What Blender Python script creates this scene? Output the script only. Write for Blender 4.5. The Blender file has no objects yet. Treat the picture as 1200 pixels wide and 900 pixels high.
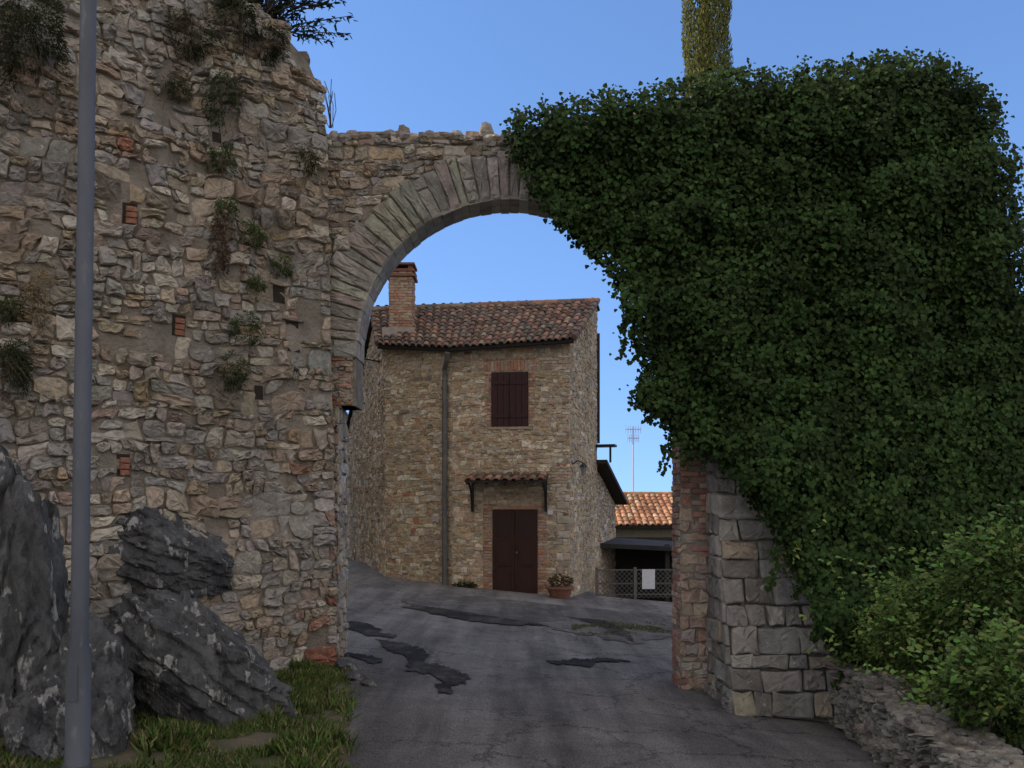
import bpy, bmesh, math, random
import numpy as np
from mathutils import Vector, noise, Matrix
random.seed(7); np.random.seed(7)
C = bpy.context.scene.collection
F=1050.0; EYE=1.65
def P(px,py,Y): return Vector(((px-600)*Y/F, Y, EYE+(600-py)*Y/F))
def R(a): return math.radians(a)
def lerp(a,b,t): return a+(b-a)*t
def interp(x,pts):
    if x<=pts[0][0]: return pts[0][1]
    for (a,va),(b,vb) in zip(pts,pts[1:]):
        if x<=b: return lerp(va,vb,(x-a)/(b-a))
    return pts[-1][1]
def nz(x,y,z=0.0): return noise.noise(Vector((x,y,z)))
def gz(x,y):
    xs=max(-4,min(4,x)); k=max(0,min(1,(y-4)/4.5))
    z=-.11-.085*xs*k
    if x>2.0 and y>20.6: z-=.75*min(1,(y-20.6)/3)*min(1,(x-2.0)/.6)
    return z+.02*nz(x*.5,y*.5)
# ---------------------------------------------------------------- scene graph
W={}
def tagp(o,label=None,cat=None,group=None,kind=None):
    if label: o['label']=label
    if cat: o['category']=cat
    if group: o['group']=group
    if kind: o['kind']=kind
    return o
def thing(name,label,cat,loc,group=None):
    o=bpy.data.objects.new(name,None); C.objects.link(o); o.location=loc; o.empty_display_size=.1
    W[o.name]=Vector(loc); return tagp(o,label,cat,group)
class MB:
    def __init__(s): s.v=[]; s.f=[]; s.c=[]; s.m=[]
    def add(s,vs,fs,col=(1,1,1),m=0):
        b=len(s.v); s.v.extend([tuple(v) for v in vs]); s.c.extend([col]*len(vs))
        for f in fs: s.f.append(tuple(i+b for i in f)); s.m.append(m)
    def build(s,name,mats,parent=None,smooth=False):
        if not isinstance(mats,(list,tuple)): mats=[mats]
        v=np.array(s.v,dtype=float)
        loc=Vector(((v[:,0].min()+v[:,0].max())/2,(v[:,1].min()+v[:,1].max())/2,v[:,2].min()))
        v=v-np.array(loc)
        me=bpy.data.meshes.new(name); me.from_pydata(v.tolist(),[],s.f)
        for m in mats: me.materials.append(m)
        me.polygons.foreach_set('material_index',s.m)
        me.polygons.foreach_set('use_smooth',[smooth]*len(s.f))
        a=me.color_attributes.new('Col','FLOAT_COLOR','POINT')
        c=np.ones((len(s.v),4)); c[:,:3]=np.array(s.c)[:,:3]; a.data.foreach_set('color',c.ravel())
        me.update()
        o=bpy.data.objects.new(name,me); C.objects.link(o)
        W[o.name]=loc
        if parent is not None: o.parent=parent; o.location=loc-W[parent.name]
        else: o.location=loc
        return o
# ---------------------------------------------------------------- materials
def newmat(name):
    m=bpy.data.materials.new(name); m.use_nodes=True; nt=m.node_tree; nt.nodes.clear()
    out=nt.nodes.new('ShaderNodeOutputMaterial'); b=nt.nodes.new('ShaderNodeBsdfPrincipled')
    nt.links.new(b.outputs[0],out.inputs[0]); return m,nt,b
def nnoise(nt,co,scale,detail=5,rough=.6,dist=0):
    n=nt.nodes.new('ShaderNodeTexNoise'); n.inputs['Scale'].default_value=scale; n.inputs['Detail'].default_value=detail
    n.inputs['Roughness'].default_value=rough; n.inputs['Distortion'].default_value=dist; nt.links.new(co,n.inputs['Vector']); return n.outputs['Fac']
def ramp(nt,fac,stops):
    r=nt.nodes.new('ShaderNodeValToRGB'); nt.links.new(fac,r.inputs[0]); e=r.color_ramp.elements
    while len(e)<len(stops): e.new(.5)
    for i,(p,c) in enumerate(stops): e[i].position=p; e[i].color=(c[0],c[1],c[2],1)
    return r.outputs[0]
def mix(nt,a,b,fac,mode='MIX'):
    m=nt.nodes.new('ShaderNodeMix'); m.data_type='RGBA'; m.blend_type=mode; m.clamp_factor=True
    for s,v in ((m.inputs['Factor'],fac),(m.inputs['A'],a),(m.inputs['B'],b)):
        if hasattr(v,'is_output'): nt.links.new(v,s)
        elif isinstance(v,(int,float)): s.default_value=v
        else: s.default_value=(v[0],v[1],v[2],1)
    return m.outputs['Result']
def mat(name,c1,c2,scale=3,rough=.9,bump=.3,bscale=30,vcol=False,spots=(),metal=0,stretch=None,spec=.3,bdist=.03,bdet=6):
    m,nt,b=newmat(name)
    tc=nt.nodes.new('ShaderNodeTexCoord'); co=tc.outputs['Object']
    if stretch:
        mp=nt.nodes.new('ShaderNodeMapping'); mp.inputs['Scale'].default_value=stretch; nt.links.new(co,mp.inputs[0]); co=mp.outputs[0]
    col=ramp(nt,nnoise(nt,co,scale,5,.65),[(.3,c1),(.7,c2)])
    if vcol:
        at=nt.nodes.new('ShaderNodeVertexColor'); at.layer_name='Col'
        col=mix(nt,at.outputs[0],col,1.0,'MULTIPLY')
    for sc,sco,lo,hi in spots:
        f=ramp(nt,nnoise(nt,co,sco,4,.6),[(lo,(0,0,0)),(hi,(1,1,1))]); col=mix(nt,col,sc,f)
    nt.links.new(col,b.inputs['Base Color'])
    b.inputs['Roughness'].default_value=rough; b.inputs['Metallic'].default_value=metal; b.inputs['Specular IOR Level'].default_value=spec
    if bump:
        h=nnoise(nt,co,bscale,bdet,.7)
        bp=nt.nodes.new('ShaderNodeBump'); bp.inputs['Strength'].default_value=bump; bp.inputs['Distance'].default_value=bdist
        nt.links.new(h,bp.inputs['Height']); nt.links.new(bp.outputs[0],b.inputs['Normal'])
    return m
M={}
M['stone']=mat('rubble_stone',(.62,.61,.60),(1.25,1.23,1.2),13,.94,.9,24,True,spots=[((.21,.19,.165),5,.58,.80),((.52,.48,.41),20,.63,.73)])
M['ashlar']=mat('arch_stone',(.68,.67,.66),(1.18,1.16,1.14),8,.94,.9,22,True,spots=[((.16,.145,.125),3.0,.52,.78),((.48,.44,.38),14,.62,.74)])
M['mortar']=mat('lime_mortar',(.20,.165,.125),(.44,.375,.30),3.2,.97,1.0,24,bdist=.06)
M['mortar_house']=mat('house_mortar',(.39,.315,.225),(.52,.43,.32),3.0,.97,.8,35)
M['brick']=mat('old_brick',(.65,.65,.65),(1.25,1.2,1.15),12,.93,.5,40,True,spots=[((.38,.31,.245),5,.52,.74)])
M['rock']=mat('limestone_rock',(.075,.075,.078),(.27,.265,.26),3.0,.95,1.0,12,False,spots=[((.62,.61,.57),5.0,.58,.63),((.035,.033,.032),2.6,.56,.72)],stretch=(2.0,1.6,.8),bdist=.14,bdet=9,spec=.15)
M['leaf']=mat('green_leaf',(.8,.8,.8),(1.2,1.2,1.2),6,.65,.0,1,True,spec=.12)
M['bark']=mat('bark',(.05,.04,.03),(.13,.10,.075),8,.95,.6,25)
M['dark']=mat('dark_leaf_backing',(.008,.014,.005),(.020,.032,.010),6,1,.5,20)
M['hole_shade']=mat('painted_hole_shade',(.02,.016,.012),(.05,.04,.03),6,1,.5,20)
M['galv']=mat('galvanised_steel',(.075,.08,.094),(.11,.116,.132),5,.65,.1,60,metal=.1,spots=[((.13,.132,.14),18,.6,.7)],stretch=(1,1,.3))
M['tile']=mat('roof_tile',(.6,.6,.6),(1.3,1.25,1.2),8,.92,.4,30,True,spots=[((.15,.13,.10),9,.55,.70)])
M['wood']=mat('brown_wood',(.024,.011,.008),(.055,.021,.014),10,.7,.3,30,stretch=(6,6,.6))
M['shutter']=mat('maroon_shutter',(.028,.008,.009),(.045,.013,.014),10,.6,.1,30)
M['darkmetal']=mat('dark_metal',(.015,.015,.016),(.035,.035,.037),10,.5,.1,40,metal=.3)
M['pipe']=mat('grey_pipe',(.09,.085,.08),(.15,.14,.13),6,.6,.15,30,metal=.1)
M['blackwood']=mat('weathered_timber',(.02,.016,.013),(.05,.04,.032),8,.85,.3,30,stretch=(1,1,5))
M['felt']=mat('roofing_felt',(.022,.022,.022),(.045,.044,.042),5,.9,.3,30)
M['plaster']=mat('pale_plaster',(.26,.235,.20),(.40,.36,.31),5,.9,.4,30)
M['cream']=mat('cream_render',(.11,.10,.075),(.17,.155,.115),5,.9,.3,30)
M['white']=mat('white_paper',(.5,.52,.54),(.62,.63,.65),10,.7,0)
M['pot']=mat('terracotta',(.15,.07,.045),(.24,.11,.07),8,.85,.2,30)
M['glass']=mat('lamp_glass',(.15,.15,.14),(.25,.24,.22),8,.2,0)
M['pane']=mat('door_pane',(.022,.011,.010),(.036,.017,.014),8,.4,0)
M['ground']=mat('ground_soil',(.075,.06,.04),(.16,.135,.09),2.5,.98,.9,18,spots=[((.06,.075,.025),3,.45,.62)])
M['shade_hill']=mat('shade_hill_grass',(.12,.12,.06),(.22,.19,.11),.8,.98,.5,5)
M['grass']=mat('grass_blades',(.8,.8,.8),(1.2,1.2,1.2),5,.7,0,1,True,spec=.15)
def asphalt(name,a,b2,crack=.35,dust=.6):
    m,nt,b=newmat(name); tc=nt.nodes.new('ShaderNodeTexCoord'); co=tc.outputs['Object']
    col=ramp(nt,nnoise(nt,co,.9,6,.6,.4),[(.32,a),(.7,b2)])
    g=ramp(nt,nnoise(nt,co,80,3,.85),[(.36,(.38,.38,.38)),(.64,(1.7,1.68,1.66))]); col=mix(nt,col,g,1.0,'MULTIPLY')
    st=ramp(nt,nnoise(nt,co,3.1,7,.75),[(.50,(0,0,0)),(.70,(dust,)*3)]); col=mix(nt,col,(.33,.305,.28),st)
    mp=nt.nodes.new('ShaderNodeMapping'); mp.inputs['Scale'].default_value=(2.2,.22,1); nt.links.new(co,mp.inputs[0])
    tr=ramp(nt,nnoise(nt,mp.outputs[0],1.0,5,.6),[(.38,(.66,.66,.66)),(.6,(1.18,1.18,1.18))]); col=mix(nt,col,tr,1.0,'MULTIPLY')
    dk=ramp(nt,nnoise(nt,co,1.9,6,.7),[(.30,(.5,.5,.5)),(.42,(0,0,0))]); col=mix(nt,col,(.07,.065,.062),dk)
    nv=nt.nodes.new('ShaderNodeTexNoise'); nv.inputs['Scale'].default_value=1.8; nv.inputs['Detail'].default_value=8; nv.inputs['Roughness'].default_value=.75; nt.links.new(co,nv.inputs['Vector'])
    ad=nt.nodes.new('ShaderNodeVectorMath'); ad.operation='ADD'; nt.links.new(co,ad.inputs[0]); nt.links.new(nv.outputs['Color'],ad.inputs[1])
    vo=nt.nodes.new('ShaderNodeTexVoronoi'); vo.feature='DISTANCE_TO_EDGE'; vo.inputs['Scale'].default_value=1.0; nt.links.new(ad.outputs[0],vo.inputs['Vector'])
    cr=ramp(nt,vo.outputs['Distance'],[(.0,(1,1,1)),(.018,(0,0,0))])
    msk=ramp(nt,nnoise(nt,co,.45,3,.5),[(.36,(0,0,0)),(.52,(min(1,crack*2),)*3)])
    cm=mix(nt,cr,msk,1.0,'MULTIPLY'); col=mix(nt,col,(.03,.028,.026),cm)
    nt.links.new(col,b.inputs['Base Color']); b.inputs['Roughness'].default_value=.95; b.inputs['Specular IOR Level'].default_value=.12
    bp=nt.nodes.new('ShaderNodeBump'); bp.inputs['Strength'].default_value=1.0; bp.inputs['Distance'].default_value=.035
    nt.links.new(nnoise(nt,co,50,5,.85),bp.inputs['Height']); nt.links.new(bp.outputs[0],b.inputs['Normal'])
    return m
M['asphalt']=asphalt('asphalt',(.165,.157,.155),(.24,.227,.222),.5)
M['asphalt_dark']=asphalt('asphalt_patch',(.11,.103,.10),(.155,.146,.14),.4,.5)
M['asphalt_break_shadow']=asphalt('asphalt_break_shadow',(.028,.026,.025),(.062,.057,.054),.1,.3)
# ---------------------------------------------------------------- masonry
TAN=(.41,.335,.25); GREY=(.34,.31,.275); PALE=(.53,.475,.395); OCH=(.41,.31,.205); BRN=(.26,.21,.165); BRK=(.37,.18,.12); ROSE=(.40,.30,.235)
RUB=[(TAN,5),(GREY,6),(PALE,3.2),(OCH,.7),(BRN,1.2),(BRK,.06),(ROSE,1.0)]
HOUSE=[(TAN,6),(GREY,1.3),(PALE,5),(OCH,3.2),(BRN,.4),(BRK,.15),(ROSE,1.4)]
BRICKS=[(BRK,6),((.32,.15,.105),3),((.42,.25,.18),3),(ROSE,2),(TAN,1)]
VOUS=[((.36,.33,.285),5),((.42,.385,.335),4),((.31,.28,.245),3)]
ASH=[((.27,.255,.235),6),((.34,.315,.28),3),((.35,.295,.225),1),((.21,.195,.175),3)]
def pick(pal,lo=.78,hi=1.2):
    t=random.random()*sum(w for _,w in pal)
    for c,w in pal:
        t-=w
        if t<=0: break
    k=random.uniform(lo,hi); return tuple(x*k*random.uniform(.96,1.04) for x in c)
def clip(poly,mx,my,nx,ny):
    out=[]; n=len(poly)
    for i in range(n):
        a=poly[i]; b=poly[(i+1)%n]
        da=(a[0]-mx)*nx+(a[1]-my)*ny; db=(b[0]-mx)*nx+(b[1]-my)*ny
        if da<=0: out.append(a)
        if (da<0<db) or (db<0<da):
            t=da/(da-db); out.append((a[0]+(b[0]-a[0])*t,a[1]+(b[1]-a[1])*t))
    return out
def area(p): return .5*abs(sum(p[i][0]*p[(i+1)%len(p)][1]-p[(i+1)%len(p)][0]*p[i][1] for i in range(len(p))))
def add_stone(mb,poly,fn,d,col,gap=.012,m=1,ch=.2,tilt=.12,rough=.15,back=-.02):
    n=len(poly)
    if n<3: return
    cx=sum(p[0] for p in poly)/n; cy=sum(p[1] for p in poly)/n
    pts=[]
    for x,y in poly:
        dx=x-cx; dy=y-cy; L=math.hypot(dx,dy)+1e-6; k=max(.35,(L-gap*random.uniform(.5,1.9))/L); pts.append((cx+dx*k,cy+dy*k))
    q=[]
    for i in range(n):
        a=pts[i]; b=pts[(i+1)%n]; L=math.hypot(a[0]-b[0],a[1]-b[1])
        c=ch*random.uniform(.5,1.4); q.append((lerp(a[0],b[0],c),lerp(a[1],b[1],c)))
        if L>.11: q.append((lerp(a[0],b[0],.5)+random.uniform(-.05,.05)*L*rough*3,lerp(a[1],b[1],.5)+random.uniform(-.05,.05)*L*rough*3))
        q.append((lerp(a[0],b[0],1-c),lerp(a[1],b[1],1-c)))
    tx=random.uniform(-tilt,tilt); ty=random.uniform(-tilt,tilt); k=len(q); vs=[]
    for x,y in q: vs.append(fn(x,y,back))
    for x,y in q: vs.append(fn(x,y,max(.001,d*.62+tx*(x-cx)+ty*(y-cy))))
    for x,y in q:
        sx=cx+(x-cx)*.84; sy=cy+(y-cy)*.84
        vs.append(fn(sx,sy,max(.003,d+tx*(sx-cx)+ty*(sy-cy)+d*rough*random.uniform(-1,1))))
    for x,y in q:
        sx=cx+(x-cx)*.45; sy=cy+(y-cy)*.45
        vs.append(fn(sx,sy,max(.004,d*1.06+tx*(sx-cx)+ty*(sy-cy)+d*rough*random.uniform(-1,1))))
    vs.append(fn(cx,cy,d*(1.05+rough*random.uniform(-1,1))))
    fs=[]
    for r in range(3):
        for i in range(k):
            j=(i+1)%k; fs.append((r*k+i,r*k+j,(r+1)*k+j,(r+1)*k+i))
    for i in range(k): fs.append((3*k+i,3*k+(i+1)%k,4*k))
    mb.add(vs,fs,col,m)
def masonry(mb,fn,u0,u1,v0,v1,w,h,pal,d=.03,gap=.010,clips=(),holes=(),skip=None,m=1,recol=None,warp=1.0,rough=.3,tilt=.18,split=.3,miss=0,big=1.5):
    """roughly coursed rubble: wavy courses of unequal stones"""
    sd=random.uniform(0,50); wa=h*1.6*warp
    def wv(u,v): return (u+.35*w*nz(u*2.3,v*3.1,sd+9)+.14*w*nz(u*9,v*9,sd), v+wa*nz(u*.55,v*.55,sd)+h*.6*warp*nz(u*2.6,v*2.0,sd+4)+h*.25*warp*nz(u*8,v*6,sd+2))
    allcl=[(u0,0,-1,0),(u1,0,1,0),(0,v0,0,-1),(0,v1,0,1)]+list(clips)
    def emit(poly):
        poly=[wv(*p) for p in poly]
        for cl in allcl:
            poly=clip(poly,*cl)
            if len(poly)<3: return
        n=len(poly); cx=sum(p[0] for p in poly)/n; cy=sum(p[1] for p in poly)/n
        for (h0,h1,k0,k1) in holes:
            if h0<cx<h1 and k0<cy<k1: return
            if max(p[0] for p in poly)<h0 or min(p[0] for p in poly)>h1 or max(p[1] for p in poly)<k0 or min(p[1] for p in poly)>k1: continue
            o=[(h0-cx,(h0,0,1,0)),(cx-h1,(h1,0,-1,0)),(k0-cy,(0,k0,0,1)),(cy-k1,(0,k1,0,-1))]
            poly=clip(poly,*max(o,key=lambda t:t[0])[1])
            if len(poly)<3: return
        if area(poly)<.0005: return
        n=len(poly); cx=sum(p[0] for p in poly)/n; cy=sum(p[1] for p in poly)/n
        if skip and skip(cx,cy): return
        if random.random()<miss: return
        col=pick(pal)
        if recol: col=recol(cx,cy,col)
        add_stone(mb,poly,fn,d*random.choice((.45,.7,1,1,1.3,1.8)),col,gap,m,.19,tilt,rough)
    v=v0-wa-h
    while v<v1+wa+h:
        H=h*random.choice((.55,.8,1,1,1.3,big)); u=u0-w*2
        while u<u1+w:
            wd=w*random.choice((.45,.6,.75,.85,1.0,1.2,1.5))*(.5+.5*H/h); j=lambda k=.22: random.uniform(-k,k)*h
            sl=random.uniform(-.3,.3)*H
            if H>h*1.1 and random.random()<split+.18 :
                mm=random.uniform(.3,.7); a_=j(); b_=j(); mt=[(u,v),(u+wd,v),(u+wd,v+H*mm+a_),(u,v+H*mm+b_)]
                if wd>w*.9: 
                    emit(mt); q=random.uniform(.35,.65); c_=lerp(b_,a_,q)
                    emit([(u,v+H*mm+b_),(u+wd*q,v+H*mm+c_),(u+wd*q+sl,v+H),(u,v+H)]); emit([(u+wd*q,v+H*mm+c_),(u+wd,v+H*mm+a_),(u+wd,v+H),(u+wd*q+sl,v+H)])
                else: emit(mt); emit([mt[3],mt[2],(u+wd,v+H+j()),(u,v+H+j())])
            else:
                p=[(u+j(),v+j()),(u+wd*.5+j(),v+j(.2)),(u+wd+j(),v+j()),(u+wd+j(.25),v+H*.5),(u+wd+j()+sl,v+H+j()),(u+wd*.5+j(),v+H+j(.2)),(u+j(),v+H+j())]
                if wd<w*.6: p=[p[0],p[2],p[4],p[6]]
                emit(p)
            u+=wd
        v+=H
def bricks(mb,fn,u0,u1,v0,v1,bw=.25,bh=.07,pal=BRICKS,d=.02,gap=.008,m=1,skip=None,miss=0):
    v=v0; r=0
    while v<v1-.02:
        vv=min(v+bh*random.uniform(.92,1.08),v1); u=u0-(bw*.5 if r%2 else 0)
        while u<u1-.01:
            ue=u+bw*random.uniform(.9,1.1); a=max(u,u0); b=min(ue,u1)
            if b-a>.03 and not(skip and skip((a+b)/2,(v+vv)/2)) and random.random()>=miss:
                add_stone(mb,[(a,v),(b,v),(b,vv),(a,vv)],fn,d*random.uniform(.5,1.3),pick(pal),gap,m,.1,.04,.08)
            u=ue
        v=vv; r+=1
def courses(mb,fn,u0,u1,v0,v1,hs,ws,pal,d=.03,gap=.01,m=1,clips=(),skip=None,jj=.012,rough=.2,tilt=.06):
    v=v0
    while v<v1-.03:
        vv=min(v+random.uniform(*hs),v1); u=u0-random.uniform(0,ws[0])
        while u<u1-.02:
            ue=u+random.uniform(*ws); a=max(u,u0); b=min(ue,u1)
            if b-a>.04:
                j=lambda: random.uniform(-jj,jj)
                poly=[(a+j(),v+j()),((a+b)/2,v+j()),(b+j(),v+j()),(b+j(),vv+j()),((a+b)/2,vv+j()),(a+j(),vv+j())]
                for cl in clips:
                    poly=clip(poly,*cl)
                    if len(poly)<3: break
                if len(poly)>=3 and area(poly)>.002:
                    n=len(poly); cx=sum(p[0] for p in poly)/n; cy=sum(p[1] for p in poly)/n
                    if not(skip and skip(cx,cy)): add_stone(mb,poly,fn,d*random.uniform(.5,1.5),pick(pal),gap,m,.09,tilt,rough)
            u=ue
        v=vv
class Fr:
    def __init__(s,A,B,batter=0,bulge=None):
        s.A=Vector(A); s.B=Vector(B); s.t=(s.B-s.A).normalized(); s.n=Vector((s.t.y,-s.t.x)); s.L=(s.B-s.A).length; s.b=batter; s.bu=bulge
    def __call__(s,u,v,d):
        k=d-s.b*v+(s.bu(u,v) if s.bu else 0); return (s.A.x+s.t.x*u+s.n.x*k, s.A.y+s.t.y*u+s.n.y*k, v)
    def uv(s,px,py):
        v=1.0
        for _ in range(12):
            k=-s.b*v; ax=s.A.x+s.n.x*k; ay=s.A.y+s.n.y*k; r=(px-600)/F
            u=(r*ay-ax)/(s.t.x-r*s.t.y); Y=ay+s.t.y*u; v=EYE+(600-py)*Y/F
        return u,v
    def rect(s,x0,x1,y0,y1):
        a=s.uv(x0,(y0+y1)/2)[0]; b=s.uv(x1,(y0+y1)/2)[0]; c=s.uv((x0+x1)/2,y1)[1]; d=s.uv((x0+x1)/2,y0)[1]; return a,b,c,d
def box(mb,fn,u0,u1,v0,v1,d0,d1,m=0,col=(1,1,1)):
    vs=[fn(u,v,d) for u,v,d in ((u0,v0,d0),(u1,v0,d0),(u1,v1,d0),(u0,v1,d0),(u0,v0,d1),(u1,v0,d1),(u1,v1,d1),(u0,v1,d1))]
    mb.add(vs,[(0,1,2,3),(4,7,6,5),(0,4,5,1),(1,5,6,2),(2,6,7,3),(3,7,4,0)],col,m)
def lump(mb,c,sx,sy,sz,col,m=1,e=.6):
    vs=[]
    for k in range(5):
        for i in range(8):
            a=2*math.pi*i/8; ph=-math.pi/2+math.pi*k/4; x=math.cos(a)*math.cos(ph); y=math.sin(a)*math.cos(ph); z=math.sin(ph)
            f=lambda t:math.copysign(abs(t)**e,t); j=random.uniform(.85,1.12); vs.append((c[0]+f(x)*sx*j,c[1]+f(y)*sy*j,c[2]+f(z)*sz*j))
    mb.add(vs,[(k*8+i,k*8+(i+1)%8,(k+1)*8+(i+1)%8,(k+1)*8+i) for k in range(4) for i in range(8)],col,m)
def tube(mb,pts,rad,n=10,m=0,col=(1,1,1),cap=True):
    pts=[Vector(p) for p in pts]; k=len(pts); rad=rad if isinstance(rad,(list,tuple)) else [rad]*k; vs=[]
    for i,p in enumerate(pts):
        t=(pts[min(i+1,k-1)]-pts[max(i-1,0)]).normalized(); a=Vector((0,0,1)) if abs(t.z)<.9 else Vector((1,0,0))
        x=t.cross(a).normalized(); y=t.cross(x)
        for j in range(n):
            an=2*math.pi*j/n; vs.append(p+(x*math.cos(an)+y*math.sin(an))*rad[i])
    fs=[(i*n+j,i*n+(j+1)%n,(i+1)*n+(j+1)%n,(i+1)*n+j) for i in range(k-1) for j in range(n)]
    if cap: fs+=[tuple(range(n)),tuple(range((k-1)*n,k*n))]
    mb.add(vs,fs,col,m)
def leaves(mb,pos,tip,nor,size,cols,wr=.9):
    pos=np.array(pos,float); tip=np.array(tip,float); nor=np.array(nor,float); size=np.array(size,float)[:,None]
    t=tip/np.linalg.norm(tip,axis=1)[:,None]; s=np.cross(t,nor); s/=np.linalg.norm(s,axis=1)[:,None]+1e-9; n=np.cross(s,t)
    T=[(0,0,0),(.5,.22,.10),(.34,.62,.06),(0,1,-.06),(-.34,.62,.06),(-.5,.22,.10)]
    A=np.stack([pos+size*(a*wr*s+b*t+c*n) for a,b,c in T],axis=1).reshape(-1,3)
    b0=len(mb.v); mb.v.extend(map(tuple,A.tolist()))
    for c in cols: mb.c.extend([c]*6)
    for i in range(len(pos)):
        k=b0+6*i; mb.f.append((k,k+1,k+2,k+3)); mb.f.append((k,k+3,k+4,k+5)); mb.m.extend((0,0))
def inpoly(x,y,p):
    c=False; n=len(p); j=n-1
    for i in range(n):
        if (p[i][1]>y)!=(p[j][1]>y) and x<(p[j][0]-p[i][0])*(y-p[i][1])/(p[j][1]-p[i][1])+p[i][0]: c=not c
        j=i
    return c
def rn(s=1): return random.gauss(0,s)
# ================================================================ GROUND
def grid(name,xs,ys,zf,m):
    mb=MB(); n=len(xs)
    vs=[(x,y,zf(x,y)) for y in ys for x in xs]
    mb.add(vs,[(j*n+i,j*n+i+1,(j+1)*n+i+1,(j+1)*n+i) for j in range(len(ys)-1) for i in range(n-1)])
    o=mb.build(name,m,smooth=True); o['kind']='structure'; return o
far=[-600,-250,-100,-50,-30,-20,-15]
xs=far+[-12+.5*i for i in range(49)]+[15,20,30,50,100,250,600]
ys=[-300,-100,-40,-20,-10,-5,-2]+[.5*i for i in range(81)]+[45,55,80,150,300,800]
grid('ground',xs,ys,lambda x,y:gz(x,y)-.03,M['ground'])
LE=[(0,-1.2),(4,-1.0),(6,-1.1),(7.5,-1.35),(8.6,-1.55),(9.4,-1.86),(10.3,-1.95),(12,-3),(15,-5.5),(26,-8)]
RE=[(0,2.2),(4.4,2.6),(8.6,3.15),(9.2,3.3),(10.4,3.3),(12,6),(26,9)]
mb=MB(); vs=[]; ny=110; nx=44
for j in range(ny+1):
    Y=-1+27*j/ny; a=interp(Y,LE)+.10*nz(0,Y*1.7)+.05*nz(3,Y*6); b=interp(Y,RE)
    for i in range(nx+1):
        x=lerp(a,b,i/nx); vs.append((x,Y,gz(x,Y)+.0-(.03 if i in(0,nx) else 0)))
mb.add(vs,[(j*(nx+1)+i,j*(nx+1)+i+1,(j+1)*(nx+1)+i+1,(j+1)*(nx+1)+i) for j in range(ny) for i in range(nx)])
mb.build('road',M['asphalt'],smooth=True)['kind']='structure'
def ground_pt(px,py):
    Y=1.75*F/max(5,(py-600))
    for _ in range(20): Y=(EYE-gz((px-600)*Y/F,Y))*F/(py-600)
    return (px-600)*Y/F,Y
def patch(name,outline,m,dz,rag=.06):
    pts=[ground_pt(*p) for p in outline]; dense=[]
    for i in range(len(pts)):
        a=pts[i]; b=pts[(i+1)%len(pts)]; n=max(2,int(math.hypot(a[0]-b[0],a[1]-b[1])/.03))
        for k in range(n):
            x=lerp(a[0],b[0],k/n); y=lerp(a[1],b[1],k/n); r1=nz(x*3,y*3,1.3)+.7*nz(x*9,y*9,2)+.9*nz(x*26,y*26,3); r2=nz(x*3,y*3,7.7)+.7*nz(x*9,y*9,9)+.9*nz(x*26,y*26,5)
            dense.append((x+rag*r1,y+rag*2.2*r2))
    bm=bmesh.new(); f=bm.faces.new([bm.verts.new((x,y,0)) for x,y in dense]); bmesh.ops.triangulate(bm,faces=[f],ngon_method='EAR_CLIP')
    bmesh.ops.subdivide_edges(bm,edges=[e for e in bm.edges if e.calc_length()>.4],cuts=2,use_grid_fill=True)
    bm.verts.index_update(); mb=MB(); mb.add([(v.co.x,v.co.y,gz(v.co.x,v.co.y)+dz) for v in bm.verts],[tuple(v.index for v in f.verts) for f in bm.faces])
    bm.free(); mb.build(name,m)['kind']='structure'
patch('road_patch',[(470,703),(560,699),(700,716),(790,722),(790,745),(740,756),(640,735),(560,724),(500,716)],M['asphalt_dark'],.010,.14)
BK='asphalt_break_shadow'  # broken asphalt layers, with their edge shadows put into the dark colour
patch('road_patch',[(404,728),(425,730),(450,738),(440,742),(466,745),(462,749),(430,745),(404,735)],M[BK],.013,.05)
patch('road_patch',[(440,750),(478,755),(500,768),(496,776),(530,784),(548,795),(546,801),(530,806),(533,797),(514,793),(488,788),(476,780),(476,771),(458,764)],M[BK],.0135,.07)
patch('road_patch',[(512,803),(532,804),(525,815),(510,813)],M[BK],.0137,.05)
patch('road_patch',[(404,765),(425,768),(448,775),(440,778),(412,770)],M[BK],.014,.05)
patch('road_patch',[(642,777),(662,775),(700,772),(742,776),(700,778),(690,783),(672,780),(650,781)],M[BK],.014,.05)
patch('road_patch',[(470,711),(510,713),(560,724),(606,728),(640,734),(600,733),(550,729),(500,718)],M[BK],.0155,.06)
patch('road_patch',[(660,723),(710,728),(736,742),(744,754),(728,747),(700,734)],M[BK],.0155,.05)
def hz(x,y):
    d=min(1,max(0,(-x-7.6-.04*max(0,y-10))/3.2)); e=min(1,max(0,(y-9)/4))*min(1,max(0,(31-y)/2.5))
    e=e*e*(3-2*e); d=d*d*(3-2*d)
    return -.6+13.4*d*e+.5*nz(x*.3,y*.3)*d*e
grid('shade_hill',[-50,-40,-30,-24,-20,-17]+[-14.5+.45*i for i in range(18)],[8+.6*i for i in range(42)],hz,M['shade_hill'])  # unseen mound added on the left to keep the sun off house and arch
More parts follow.
